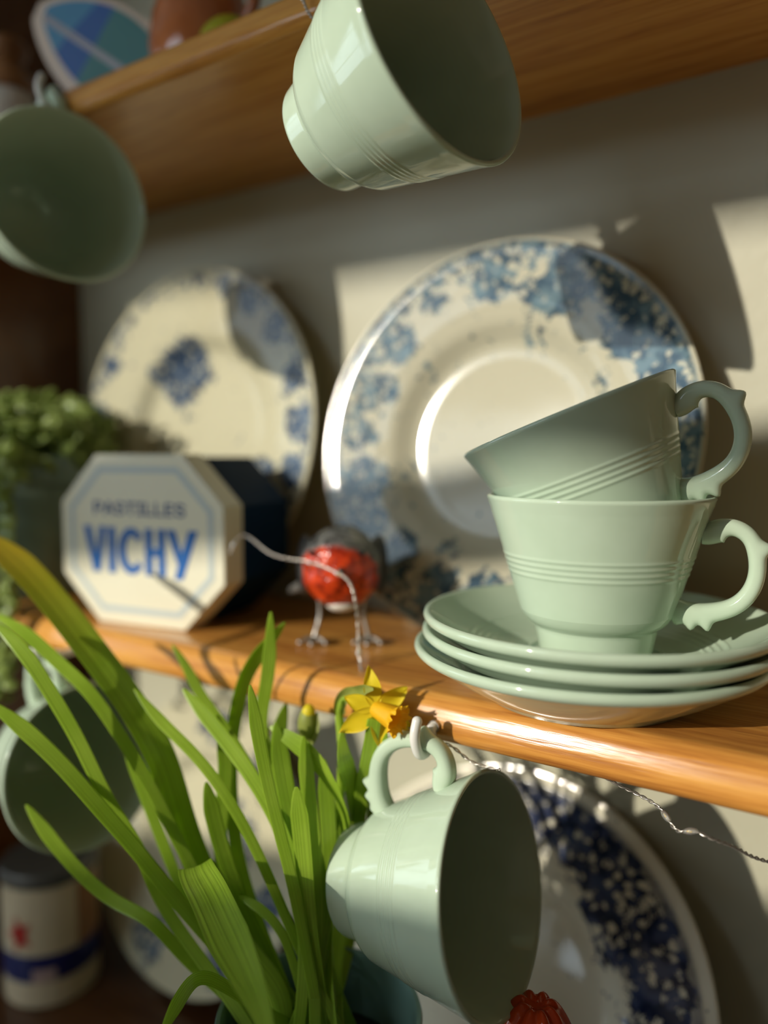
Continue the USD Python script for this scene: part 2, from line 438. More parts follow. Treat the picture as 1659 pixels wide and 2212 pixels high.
# ---------------------------------------------------------------- the dresser
ZS, ZU, TH = 1.25 - .1035, 1.25 + .2060, .019         # tops of the middle and upper shelf, thickness
ZW = 1.25 - .400                                      # worktop
DX0, DX1 = -.593, .62
dresser = thing('dresser', 'orange-brown pine dresser with cream back panel and rounded shelf fronts', 'dresser', (0, YB, 0))
FRONT = [(.2850, 0), (.2832, -.0002), (.2812, -.0009), (.2797, -.0018), (.2785, -.0028), (.2776, -.0040), (.2768, -.0058), (.2758, -.0086), (.2750, -.0114), (.2748, -.0136), (.2752, -.0156), (.2762, -.0173), (.2775, -.0184), (.2790, -.019)]


def shelf(zt, x0=DX0, x1=DX1, dy=0.0):
    poly = [(YB, 0)] + [(y - dy, z) for y, z in FRONT] + [(YB, -TH)]
    m = extrude_x(poly, x0, x1)
    return m[0] + [0, -YB, zt], m[1]


for zt in (ZS, ZU, ZU + .30):
    part(dresser, 'shelf', shelf(zt), WOOD, smooth=40)
part(dresser, 'worktop', shelf(ZW, DX0 - .05, DX1 + .05, .185), DARKW, smooth=40, label='pine worktop with its shade put into the dark colour')
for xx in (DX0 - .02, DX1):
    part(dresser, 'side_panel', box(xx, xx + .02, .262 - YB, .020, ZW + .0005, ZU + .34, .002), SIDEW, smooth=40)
part(dresser, 'back_panel', box(DX0 - .02, DX1 + .02, 0.0, .018, ZW + .0005, ZU + .34), PAINT, smooth=False, label='cream painted back panel')
part(dresser, 'base_cabinet', box(DX0 - .02, DX1 + .02, .115 - YB, .018, 0, ZW - TH - .0002), WOOD, smooth=False)
for k in range(3):
    w = (DX1 - DX0) / 3
    d = part(dresser, 'cupboard_door', box(DX0 + k * w + .01, DX0 + (k + 1) * w - .01, .097 - YB, .1149 - YB, .06, ZW - .05, .003), WOOD)
    part(d, 'knob', ball((DX0 + k * w + .06, .085 - YB, .55), (.014, .013, .014)), WOOD)

# ---------------------------------------------------------------- teacups
NC = 128


def arc(c, r, a0, a1, n):
    return [(c[0] + r * math.cos(math.radians(a)), c[1] + r * math.sin(math.radians(a))) for a in np.linspace(a0, a1, n)]


def body_r(z):                                        # outer radius of the flared wall
    return np.interp(z, [.0185, .062, .0665], [.03135, .0446, .0462])


prof = [(0, .0030), (.0185, .0030), (.0196, .0020), (.0203, .0006), (.0210, 0.0), (.0221, .0001), (.0229, .0007), (.0233, .0018), (.0240, .0060), (.0250, .0108), (.0253, .0121), (.0259, .0130), (.0272, .0138), (.0288, .0150), (.0300, .0165), (.0308, .0178)]
for z in np.linspace(.0190, .0660, 118):
    g = 0.0
    for c in (.0360, .0384, .0408, .0432): g += 0.00030 * math.exp(-((z - c) / .00070) ** 2)
    prof.append((body_r(z) + g, z))
prof += [(.0463, .0668), (.0460, .0675), (.0454, .0679), (.0447, .0678), (.0441, .0672), (.0436, .0660)]
for z in np.linspace(.0645, .0215, 24): prof.append((body_r(z) - .0024, z))
prof += [(.0280, .0175), (.0255, .0135), (.0222, .0098), (.0180, .0078), (.0120, .0068), (.0060, .0064), (0, .0063)]
cup_body = lathe(prof, NC)

hp = spline([(.0413, .0531), (.0430, .0532), (.0456, .0548), (.0494, .0561), (.0536, .0557), (.0580, .0527), (.0606, .0465), (.0612, .0390), (.0590, .0312), (.0535, .0250), (.0460, .0219), (.0385, .0208), (.0340, .0213), (.0313, .0222)], 96)
HP = np.c_[hp[:, 0], np.zeros(len(hp)), hp[:, 1]]
ka = np.linspace(0, 2 * np.pi, 28, endpoint=False)


def gz(x, c, w): return math.exp(-((x - c) / w) ** 2)


def hsec(i, t):
    rb = .0040 + .0010 * gz(t, 0, .10) + .0009 * gz(t, 1, .22)      # half width across
    rn = .0032 + .0009 * gz(t, .02, .10) + .0012 * gz(t, 1, .25)
    cb, sn = np.cos(ka), np.sin(ka)
    sg = lambda v, p: np.sign(v) * np.abs(v) ** p
    b, n = rb * sg(cb, .85), rn * sg(sn, .85)
    out = np.clip(-sn * OUTS, 0, 1)                   # 1 on the outer side of the loop
    inn = np.clip(sn * OUTS, 0, 1)
    bump = .0032 * gz(t, .335, .030) + .0017 * gz(t, .965, .020) + .0028 * gz(t, .905, .021) + .0034 * gz(t, .835, .024)
    curl = .0022 * gz(t, .085, .045)
    n = n + np.where(sn * OUTS < 0, -OUTS, 0) * bump * out ** 1.5 + np.where(sn * OUTS > 0, OUTS, 0) * curl * inn ** 1.5
    return np.c_[b, n]


OUTS = 1.0
Tq, Bq, Nq = frames(HP, np.array([0, 1.0, 0]) * 1.0)
# frame with width along local y: hint must be in the loop's plane; use the direction to the loop's inside
hint = np.array([.046, 0, .039]) - HP
hint /= np.linalg.norm(hint, axis=1)[:, None]
cup_handle = sweep(HP, hsec, hint)

CUPS = {
    'A': ([0.0, -0.0, .10], None, (-.1030, .3190, -.0858)),
    'B': (None, 0, (-.1030 + .0115 * .951 - .002 * .309, .3190 + .0115 * .309 + .002 * .951, -.0858 + .0390)),
    'C': ([-2.01229, 0.18372, -2.58265], 0, (-0.2060, 0.2663, 0.13441 - .0030)),
    'D': ([1.98927, 0.03941, 2.47209], 0, (-0.18971, 0.26461, -0.18789)),
    'E': ([2.05453, -0.14008, 2.12561], 0, (-0.4766 * .94, 0.29563 * .94, 0.14632 * .94 - .001)),
    'F': ([2.08975, -0.24617, 2.32267], 0, (-0.43292, 0.26325, -0.18141)),
}
LAB = {
    'A': ('pale sage green teacup standing upright on the stack of saucers', 'stacked teacups'),
    'B': ('sage green teacup tilted inside the upright cup, topmost of the stack', 'stacked teacups'),
    'C': ('glossy sage green teacup hanging high under the upper shelf, nearest the top edge', 'teacups hanging from hooks'),
    'D': ('sage green teacup hanging on a white hook beside the daffodil', 'teacups hanging from hooks'),
    'E': ('blurred green teacup hanging from the upper shelf above the potted trailing plant', 'teacups hanging from hooks'),
    'F': ('shaded green teacup hanging behind the long daffodil leaves at lower left', 'teacups hanging from hooks'),
}
# spin of each cup about its own axis, so that the handle lies as the photo shows it
SPIN = {'A': 0.12, 'B': -0.22, 'C': 0.0, 'D': 0.0, 'E': 0.0, 'F': 0.0}
crown = {}
cup0 = None
for k, (rv, _, pos) in CUPS.items():
    if k == 'B':                                      # leaning to the left inside the upright cup
        er = np.array([.951, .309, 0]); ed = np.array([-.309, .951, 0])
        ax = math.cos(.387) * (math.cos(.03) * UPZ - math.sin(.03) * ed) - math.sin(.387) * er
        hx = er - ax * (er @ ax); hx /= np.linalg.norm(hx)
        rv = Ro.from_matrix(np.stack([hx, np.cross(ax, hx), ax], 1)).as_rotvec()
    Rm = (Ro.from_rotvec([0, 0, 0]) if k == 'A' else Ro.from_rotvec(rv)) * Ro.from_rotvec([0, 0, SPIN[k]])
    Mx = Rm.as_matrix(); P = L(*pos)
    if cup0 is None:
        cup0 = thing('teacup', LAB[k][0], 'teacup', P, Mx, LAB[k][1])
        part(cup0, 'body', cup_body, GREEN, smooth=50)
        part(cup0, 'handle', cup_handle, GREEN, smooth=60)
    else:
        dup(cup0, LAB[k][0], P, Mx, LAB[k][1])
    W = HP @ Mx.T + P
    i = W[:, 2].argmax(); crown[k] = (W[i], W)

# ---------------------------------------------------------------- saucers
sp = [(0, .0016), (.0385, .0016), (.0392, .0004), (.0402, 0), (.0418, .0002), (.0428, .0014), (.0450, .0026), (.0500, .0052), (.0560, .0086), (.0620, .0124), (.0670, .0156), (.0695, .0172), (.0712, .0180), (.0724, .0192), (.0729, .0206), (.0725, .0219), (.0713, .0226), (.0700, .0222), (.0690, .0213), (.0670, .0196), (.0640, .0176), (.0610, .0156)]
for r in np.linspace(.0600, .0330, 70):
    z = np.interp(r, [.030, .036, .043, .050, .060], [.0040, .0046, .0064, .0092, .0150])
    g = sum(.00038 * math.exp(-((r - c) / .0007) ** 2) for c in (.0440, .0468, .0496, .0524))
    sp.append((r, z + g))
sp += [(.0310, .0042), (.0300, .0041), (.0288, .0050), (.0278, .0052), (.0268, .0047), (.0258, .0039), (.0245, .0037), (.0120, .0036), (0, .0036)]
sau = lathe(sp, 192)
s0 = None
for k, (dx, dy, lab) in enumerate([(-.0030, -.0025, 'sage green saucer resting on the shelf, lowest of the three'), (-.0002, -.0006, 'middle sage green saucer of the stack of three'), (0, 0, 'sage green saucer directly under the upright teacup')]):
    P = L(-.1032 + dx, .3188 + dy, -.1035 + .0067 * k)
    if s0 is None:
        s0 = thing('saucer', lab, 'saucer', P, np.eye(3), 'stacked saucers'); part(s0, 'dish', sau, GREEN, smooth=50)
    else:
        dup(s0, lab, P, np.eye(3), 'stacked saucers')


# ---------------------------------------------------------------- hooks
def hook(k, zat, label, mat=HOOKW):
    c, W = crown[k]
    rw = .0021
    b = c + [.0012, 0, -.0032 - rw - .0002]               # wire centre under the handle
    yf = .2740
    x = b[0]
    yc, R = b[1], .0062
    pts = [(x, yf + .006, zat), (x, yf, zat), (x, min(yc + R + .002, yf - .003), zat - .0012), (x, yc + R, (zat + b[2]) / 2 + .002)]
    for a in np.linspace(-20, -160, 6):
        pts.append((x, yc + R * math.cos(math.radians(a)), b[2] + R + R * math.sin(math.radians(a))))
    pts += [(x, yc - R - .0012, b[2] + R + .004), (x, yc - R + .0006, b[2] + R + .0092)]
    pts = np.array(pts)
    pts[3] = (x, yc + R * .98, max(pts[4][2] + .002, (zat + pts[4][2]) / 2))
    p = thing('cup_hook', label, 'hook', (x, yf, zat), group='hooks along the shelf fronts')
    loc = np.array([x, yf, zat])
    w = tube(pts - loc, rw, 14, 70, hint=(1, 0, 0))
    part(p, 'wire', w, mat, smooth=50)
    part(p, 'tip', ball(pts[-1] - loc, rw * 1.01, 2), mat, smooth=True)
    part(p, 'screw_collar', tube([(0, .0022, 0), (0, -.0006, 0)], .0027, 14, hint=(1, 0, 0)), STEEL)


hook('D', 1.25 - .1150, 'white hook holding the teacup beside the daffodil')
hook('F', 1.25 - .1150, 'pale hook holding the teacup behind the long daffodil leaves')
hook('C', 1.25 + .2015, 'hook holding the highest teacup, at the top edge')
hook('E', 1.25 + .1975, 'pale hook holding the blurred teacup at upper left')


# ---------------------------------------------------------------- plates
def plate_mesh(R, nr=150, na=480):
    """A dish facing local -y, standing in the local xz plane, its back towards +y."""
    a = np.linspace(0, 2 * np.pi, na, endpoint=False)
    s = R / .1153
    rr = np.array([0, .010, .030, .050, .0560, .0600, .0640, .0680, .0720, .080, .095, .110, .1138, .1150, .1153]) * s
    dd = np.array([.0190, .0190, .0190, .0188, .0183, .0168, .0135, .0100, .0082, .0064, .0040, .0014, .0004, .0008, .0018]) * s
    cs = np.interp(np.linspace(0, 1, nr) ** .8, np.linspace(0, 1, len(rr)), rr)
    cs[0] = 0
    dep = np.interp(cs, rr, dd)
    k = np.ones(5) / 5
    dep[3:-6] = np.convolve(np.pad(dep, 2, mode='edge'), k, 'valid')[3:-6]
    back_r = np.array([.1150, .112, .095, .072, .066, .0625, .060, .059, .057, .050, 0]) * s
    back_d = np.array([.0030, .0044, .0078, .0120, .0165, .0205, .0232, .0236, .0232, .0222, .0222]) * s
    R_ = np.r_[cs, back_r]; D_ = np.r_[dep, back_d]
    V = [(0, D_[0], 0)]; F = []
    rings = []
    for r, d in zip(R_[1:-1], D_[1:-1]):
        rings.append(len(V)); V += list(np.c_[r * np.cos(a), np.full(na, d), r * np.sin(a)])
    V.append((0, D_[-1], 0)); V = np.array(V)
    i = np.arange(na); j = (i + 1) % na
    F.append(np.c_[np.zeros(na, int), rings[0] + i, rings[0] + j])
    for A, B in zip(rings[:-1], rings[1:]):
        F.append(np.c_[A + i, B + i, B + j]); F.append(np.c_[A + i, B + j, A + j])
    F.append(np.c_[rings[-1] + i, np.full(na, len(V) - 1), rings[-1] + j])
    F = np.vstack(F)
    m = trimesh.Trimesh(V, F, process=False)
    if m.volume < 0: F = F[:, ::-1]
    nfront = 1 + na * (len(cs) - 1)
    return V, F, nfront


def plate(name, label, R, cx, zb, tilt, ytop, mat, floral, band, roll=0.0, group='transfer-printed plates along the back'):
    V, F, nf = plate_mesh(R)
    th = np.arctan2(V[:, 2], V[:, 0]); r = np.hypot(V[:, 0], V[:, 2]) / R
    fl = np.clip(floral(r, th, V), 0, 1); bd = np.clip(band(r, th), 0, 1)
    fl[nf:] = 0; bd[nf:] = 0
    up = np.array([0, math.sin(tilt), math.cos(tilt)])
    y_ = np.array([0, math.cos(tilt), -math.sin(tilt)])
    Mx = np.stack([[1, 0, 0], y_, up], 1)
    cen = np.array([cx, ytop - R * math.sin(tilt), zb + R * math.cos(tilt)])
    p = thing(name, label, 'plate', cen, Mx, group)
    part(p, 'dish', (V, F), mat, prim={'floral': fl, 'band': bd})
    return p, cen, Mx


def angn(th, k, seed):
    return meshkit.noise(np.c_[np.cos(th) * k, np.sin(th) * k, np.full(len(th), seed * 7.3)], seed)


def ss(x, a, b):
    t = np.clip((x - a) / (b - a), 0, 1); return t * t * (3 - 2 * t)


def blobs(V, R, lst):
    o = np.zeros(len(V))
    for ang, rad, sz, amp in lst:
        c = np.array([math.cos(math.radians(ang)), math.sin(math.radians(ang))]) * rad * R
        d = np.hypot(V[:, 0] - c[0], V[:, 2] - c[1]) / (sz * R)
        w = .75 + .5 * meshkit.noise(np.c_[V[:, 0] * 90, V[:, 2] * 90, np.full(len(V), ang)], 3)
        o = np.maximum(o, amp * (1 - ss(d * w, .55, 1.05)))
    return o


def fl_big(r, th, V):
    edge = ss(r, .80, .93)
    rb = .90 - .16 * angn(th, 2.6, 5)
    base = .72 * ss(r, rb - .05, rb + .08)
    b = blobs(V, .1133, [(95, .80, .16, .95), (70, .76, .18, 1), (55, .86, .12, .8), (40, .80, .17, 1), (22, .86, .16, 1), (8, .80, .17, 1), (-8, .85, .15, .9), (-22, .78, .16, .8), (118, .84, .12, .8), (138, .80, .15, .85), (160, .76, .16, .85), (178, .82, .14, .85), (196, .76, .17, .85),
                        (214, .82, .13, .85), (232, .78, .16, .9), (252, .80, .16, .9), (272, .80, .17, .9), (292, .82, .16, .8), (312, .80, .16, .85), (332, .80, .15, .85), (75, .56, .09, .55), (140, .58, .08, .6), (28, .58, .08, .6), (196, .55, .07, .5), (250, .60, .08, .5)])
    return np.maximum(np.maximum(base, b), .55 * edge) * (r < .975)


def band_big(r, th): return .75 * (ss(r, .955, .962) - ss(r, .978, .985)) * (.55 + .45 * angn(th, 40, 2))


BIG = plate('dinner_plate', 'large cream plate with teal floral transfer rim, standing behind the stacked teacups', .1133, -.1872, ZS, .1772, YB - .0142, PLATE1, fl_big, band_big)


def fl_left(r, th, V):
    rb = .93 - .10 * angn(th, 2.2, 11)
    base = .55 * ss(r, rb - .03, rb + .05)
    b = blobs(V, .1190, [(118, .42, .26, 1), (104, .50, .16, .95), (135, .50, .14, .95), (60, .88, .12, 1), (75, .92, .10, .9), (42, .86, .13, 1), (20, .86, .12, 1), (2, .86, .14, 1), (-16, .86, .14, 1), (-34, .84, .14, .9), (-50, .70, .15, .92), (-24, .60, .14, .92), (150, .90, .1, .9), (172, .90, .1, .9), (196, .88, .1, .9), (-70, .86, .12, .8), (-95, .86, .12, .8)])
    return np.maximum(base, b) * (r < .97)


LEFT = plate('dinner_plate', 'cream plate with blue floral sprays, standing behind the octagonal tin', .1190, -.4300, ZS, .101, YB - .0197, PLATE2, fl_left, lambda r, th: .3 * (ss(r, .95, .96) - ss(r, .97, .98)))


def fl_low(r, th, V):
    b = blobs(V, .121, [(84, .80, .20, 1), (66, .80, .20, 1), (50, .74, .22, 1), (34, .72, .24, 1), (18, .76, .18, 1), (6, .72, .14, .9), (-8, .80, .12, .8), (-24, .80, .16, .9), (100, .80, .2, 1), (120, .8, .2, 1), (140, .8, .2, 1), (160, .8, .2, 1), (200, .8, .2, 1), (230, .8, .2, 1), (260, .8, .2, 1), (300, .8, .2, 1), (330, .8, .2, 1)])
    return np.maximum(.90 * b, .45 * ss(r, .84, .88)) * (r < .93)


def band_low(r, th): return .85 * (ss(r, .885, .895) - ss(r, .935, .945)) * (.5 + .5 * angn(th, 30, 4)) + .5 * (ss(r, .84, .845) - ss(r, .855, .86))


LOW = plate('dinner_plate', 'cream plate with dense navy floral border, standing low behind the hanging teacup', .1190, -.1723, ZW + .0068, .5228, YB - .0040, PLATE3, fl_low, band_low)
LOWL = plate('dinner_plate', 'shaded small plate with blue floral centre, standing behind the daffodil leaves', .1056, -.4274, ZW + .0068, .2762, YB - .0080, PLATE2,
             lambda r, th, V: blobs(V, .1056, [(20, .30, .25, .8), (-20, .75, .2, .9), (-60, .8, .2, .9), (-110, .8, .2, .8), (180, .82, .2, .8), (140, .82, .2, .8), (90, .8, .2, .8), (50, .8, .2, .8)]) * (r < .95), lambda r, th: 0 * r)

# ---------------------------------------------------------------- octagonal pastille tin
TY = .15392
tM = Ro.from_euler('z', TY).as_matrix()
TA, TB, TC = .06095, .05072, .02851


def octo(s, a=TA, b=TB, c=TC):
    k = c * 1.0
    a2, b2, c2 = a - s, b - s, k - s * (2 - math.sqrt(2))
    return [(-a2 + c2, b2), (a2 - c2, b2), (a2, b2 - c2), (a2, -b2 + c2), (a2 - c2, -b2), (-a2 + c2, -b2), (-a2, -b2 + c2), (-a2, b2 - c2)]


def prism_y(poly, y0, y1, hole=None):
    m = trimesh.creation.extrude_polygon(Polygon(poly, [hole] if hole else None), y1 - y0, engine='earcut')
    v = np.array(m.vertices); f = np.array(m.faces)
    return np.c_[v[:, 0], y1 - v[:, 2], v[:, 1]], f


def bevelled(s0, y0, y1, r=.0012):
    """Octagonal block with a rounded front and back edge."""
    pts = []
    for s, y in ((s0 + r, y0), (s0 + r * .3, y0 + r * .3), (s0, y0 + r), (s0, y1 - r), (s0 + r * .3, y1 - r * .3), (s0 + r, y1)):
        pts += [(p[0], y, p[1]) for p in octo(s)]
    h = trimesh.convex.convex_hull(np.array(pts)); return np.array(h.vertices), np.array(h.faces)


tin = thing('pastille_tin', 'cream and navy octagonal tin lettered in blue, standing on its side', 'tin', L(-.36735, .29474, -.1035 + TB + .0003), tM)
part(tin, 'lid', bevelled(0, 0, .01836), CREAM_TIN, smooth=30, label='cream lid')
part(tin, 'body', bevelled(.0018, .0185, .07028), NAVY_TIN, smooth=30, label='navy blue body')
part(tin, 'border_line', prism_y(octo(.0072), -.0002, .0001, octo(.0108)), INK_PALE, smooth=False, label='pale blue octagonal border')


def lettering(text, x0, x1, z0, z1, bold=True):
    m = meshkit.text_mesh(text, .02, .0003, bold=bold)
    v = np.array(m.vertices); lo, hi = v.min(0), v.max(0)
    u = (v - lo) / (hi - lo)
    return np.c_[x0 + u[:, 0] * (x1 - x0), -.0002 + .0003 * (1 - u[:, 2]), z0 + u[:, 1] * (z1 - z0)], np.array(m.faces)[:, ::1]


part(tin, 'lettering', lettering('PASTILLES', -.0343, .0343, .0150, .0229), INK_NAVY, smooth=False, label='small navy word PASTILLES')


def big_word():
    """The five tall condensed letters, drawn as plain shapes (x, z in millimetres)."""
    S = [
        [(-43.0, 7.8), (-37.0, 7.8), (-33.0, -9.5), (-30.4, 7.8), (-24.9, 7.8), (-30.2, -20), (-35.6, -20)],
        [(-23.6, 7.6), (-17.9, 7.6), (-17.9, -20), (-23.6, -20)],
        [(19.6, 7.6), (19.6, -20), (14.2, -20), (14.2, -8.6), (10.2, -8.6), (10.2, -20), (4.8, -20), (4.8, 7.6), (10.2, 7.6), (10.2, -4.0), (14.2, -4.0), (14.2, 7.6)],
        [(20.6, 7.6), (26.6, 7.6), (31.4, -5.5), (36.6, 7.6), (43.0, 7.6), (32.0, -21.0), (26.0, -21.0), (28.6, -12.6)],
    ]
    polys = [Polygon(np.array(s) / 1000) for s in S]
    t = np.radians(np.linspace(38, 322, 40))
    o = np.c_[-5.6 + 10.2 * np.cos(t), -6.2 + 13.9 * np.sin(t)]; q = np.c_[-5.0 + 5.0 * np.cos(t[::-1]), -6.2 + 9.0 * np.sin(t[::-1])]
    polys.append(Polygon(np.vstack([o, q]) / 1000))
    out = []
    for p in polys:
        p = p.buffer(0)
        out.append(prism_y(list(p.exterior.coords)[:-1], -.00025, .0001))
    return cat_m(out)


part(tin, 'lettering', big_word(), INK_BLUE, smooth=False, label='large blue word VICHY')

# ---------------------------------------------------------------- robin ornament
rb = thing('robin_ornament', 'small metal robin ornament with red breast standing on thin wire legs', 'ornament', L(-.2446, .3283, -.1035), Ro.from_euler('z', YAW).as_matrix())
bv, bf = ball((0, 0, 0), 1, 5)
sc = np.array([.0215, .0265, .0212])
lump = 1 + .05 * (meshkit.fbm(bv * 3.1 + 9, 3, 4) - .5) * 2
head = np.exp(-((bv - [0, -.45, .80]) ** 2).sum(1) / .35) * .10
bvv = bv * lump[:, None] * (1 + head)[:, None] * sc
bvv[:, 2] *= np.where(bv[:, 2] < 0, 1.02, 1.0)
cz = .0418
edge_n = .12 * (meshkit.noise(bv * 4 + 3, 8) - .5)
top = .60 - .9 * np.clip(np.abs(bv[:, 0] + .05) - .35, 0, 1) ** 1.5
redm = ss(-bv[:, 1] + edge_n, -.02, .10) * ss(top - bv[:, 2] + edge_n, -.04, .06) * ss(bv[:, 2] + .86 + edge_n, 0, .10) * ss(.93 - np.abs(bv[:, 0]) + edge_n, -.02, .06)
part(rb, 'body', (bvv + [0, 0, cz], bf), ROBIN, prim={'red': redm}, label='red-breasted body with grey crown')
for sx in (-1, 1):
    wv, wf = ball((0, 0, 0), 1, 3)
    wv = wv * [.0042, .024, .0165]; wv[:, 0] += .004 * (wv[:, 1] / .024) ** 2 * -1
    wv = wv @ Ro.from_euler('xz', [-.30, -sx * .10]).as_matrix().T if sx > 0 else (wv * [-1, 1, 1]) @ Ro.from_euler('xz', [-.30, .10]).as_matrix().T
    if sx < 0: wf = wf[:, ::-1]
    w = part(rb, 'wing', (wv + [sx * .0208, .012, cz - .001], wf), BLACKM, smooth=True, label='black wing')
    part(w, 'wing_tip', tube([(sx * .0215, .012, cz - .012), (sx * .0270, .026, cz - .016), (sx * .0330, .042, cz - .021)], [.0030, .0026, .0012], 10), GREYM)
    part(rb, 'eye', ball((sx * .0128 - .0010, -.0205, cz + .0100), .0015, 2), plain('robin_eye', (.01, .01, .01), .05) if sx < 0 else M_('robin_eye'), smooth=True)
    lx = sx * .0125
    lg = part(rb, 'leg', tube([(lx, .002, cz - .0165), (lx - sx * .0008, .002, .020), (lx + sx * .0022, .0, .0035)], [.0011, .0010, .0012], 10), STEEL)
    for ang in (-150, -95, -40, 90):
        ca, sa = math.cos(math.radians(ang)), math.sin(math.radians(ang))
        o = np.array([lx + sx * .0022, 0, .0030])
        ln = .0085 if ang != 90 else .006
        part(lg, 'toe', cat_m([tube([o, o + [ca * ln * .5, sa * ln * .5, .0003], o + [ca * ln, sa * ln, -.0016]], [.0013, .0012, .0010], 8), ball(o + [ca * ln * .5, sa * ln * .5, -.0006], .0016, 1), ball(o + [ca * ln, sa * ln, -.0014], .0015, 1)]), STEEL)
part(rb, 'tail', box(-.006, .006, .022, .052, cz - .010, cz - .007, .001), BLACKM, smooth=True)
part(rb, 'belly_patch', ball((.001, -.008, cz - .0185), (.0085, .008, .0042), 3), STONE_W, smooth=True, label='pale belly')
bk = trimesh.creation.cone(.0022, .0065, sections=16); bk.apply_transform(trimesh.transformations.rotation_matrix(math.pi / 2, [1, 0, 0]))
part(rb, 'beak', (np.array(bk.vertices) + [.0015, -.0255, cz + .002], np.array(bk.faces)), BLACKM)

# ---------------------------------------------------------------- fairy lights
rng = np.random.default_rng(5)


def fairy(name, label, pts, bulbs, group='fairy lights'):
    pts = np.asarray(pts, float); loc = pts[0]
    p = thing(name, label, 'fairy lights', loc, group=group)
    P = spline(pts - loc, 14 * len(pts))
    s = np.linspace(0, 1, len(P))
    tw = s * len(pts) * 9.0
    T, B, N = frames(P, np.array([.2, .1, .97]))
    for ph in (0, math.pi):
        Q = P + .00042 * (np.cos(tw + ph)[:, None] * B + np.sin(tw + ph)[:, None] * N)
        part(p, 'wire', tube(Q, .00034, 6, len(Q) * 2), SILVER, smooth=True)
    for t in bulbs:
        i = int(t * (len(P) - 1)); ax = T[i]
        Rm = np.stack([B[i], N[i], ax], 1)
        bl = part(p, 'bulb', xf(ball((0, 0, 0), (.0013, .0013, .0026), 3), Rm, P[i]), RESIN, smooth=True)
        part(bl, 'led_chip', xf(box(-.0006, .0006, -.0004, .0004, -.0014, .0002), Rm, P[i]), CHIP, smooth=False)
    return p


def cz_(px, py, y): return ony(px, py, y)


FL1 = [cz_(498, 1195, .2985), cz_(520, 1158, .3020), cz_(572, 1188, .302), cz_(655, 1212, .303), cz_(690, 1222, .3005), cz_(728, 1238, .2985), cz_(752, 1254, .2980), cz_(768, 1300, .2985), cz_(774, 1350, .300), cz_(775, 1400, .298), cz_(776, 1425, .296), cz_(790, 1470, .283),
       cz_(826, 1510, .2725), cz_(872, 1568, .2715), cz_(915, 1582, .2710), cz_(945, 1600, .2715), cz_(975, 1612, .272), cz_(1010, 1640, .2735), cz_(1080, 1662, .2735)]
fairy('fairy_light_string', 'silver fairy light wire looped over the robin and down behind the daffodil', FL1, (.02, .27, .36, .55, .86))
FL2 = [cz_(1290, 1668, .285), cz_(1345, 1700, .290), cz_(1400, 1728, .292), cz_(1438, 1762, .288), cz_(1468, 1796, .284), cz_(1500, 1796, .284), cz_(1530, 1808, .285), cz_(1572, 1824, .290), cz_(1625, 1850, .300), cz_(1690, 1868, .310)]
fairy('fairy_light_string', 'silver fairy light wire sagging under the shelf at lower right', FL2, (.36, .50))
FL3 = [cz_(640, -40, .2705), cz_(655, 0, .2700), cz_(662, 20, .2700), cz_(672, 36, .2700), cz_(690, 50, .2705), cz_(730, 62, .272)]
fairy('fairy_light_string', 'short loop of fairy light wire on the upper shelf front', FL3, (.25,))

# ---------------------------------------------------------------- daffodils in a pot
PC = np.array([-.1906, .2393, ZW])                    # pot's foot
pot = thing('potted_daffodils', 'clump of daffodils with one open yellow flower in a teal pot', 'potted plant', PC)
PR = .042
pot_prof = [(0, .002), (.028, .002), (.030, 0), (.0325, .0005), (.034, .003), (.0405, .140), (.0425, .160), (.0432, .1645), (.0425, .1665), (.0410, .1660), (.0396, .1630), (.0385, .1500), (.030, .012), (0, .011)]
part(pot, 'pot', lathe(pot_prof, 96), TEAL, smooth=40, label='teal glazed pot')
part(pot, 'soil', lathe([(0, .128), (.0355, .128), (.0375, .1385), (.030, .1425), (.015, .144), (0, .1445)], 48), SOIL, smooth=True)


def strip(P, wid, hint, keel=.18, thick=.0009, twist=0.0):
    n = len(P); t = np.linspace(0, 1, n)
    w = np.interp(t, np.linspace(0, 1, len(wid)), wid) / 2 if not callable(wid) else np.array([wid(x) for x in t]) / 2
    us = np.array([-1, -.66, -.33, 0, .33, .66, 1])

    def sec(i, tt):
        x = us * w[i]; kz = keel * w[i] * (1 - us ** 2) * -1.0
        th = thick * np.array([.25, .8, 1, 1.15, 1, .8, .25]) * min(1, .35 + w[i] / .003)
        a = twist * tt
        topp = np.c_[x, kz + th / 2]; bot = np.c_[x, kz - th / 2][::-1]
        q = np.vstack([topp, bot]); c, s = math.cos(a), math.sin(a)
        return q @ np.array([[c, s], [-s, c]])
    return sweep(P, sec, hint)


ACROSS = np.r_[np.array([-1, -.66, -.33, 0, .33, .66, 1]), np.array([-1, -.66, -.33, 0, .33, .66, 1])[::-1]]


def across(m, seed=0): return np.r_[np.tile(ACROSS, (len(m[0]) - 2) // 14), 0, 0] + 3.7 * seed


def leafw(w, tip=.10):
    return lambda t: w * (min(1, ((t + .004) / tip) ** .55) if t < tip else 1 - .25 * (t - tip) / (1 - tip))


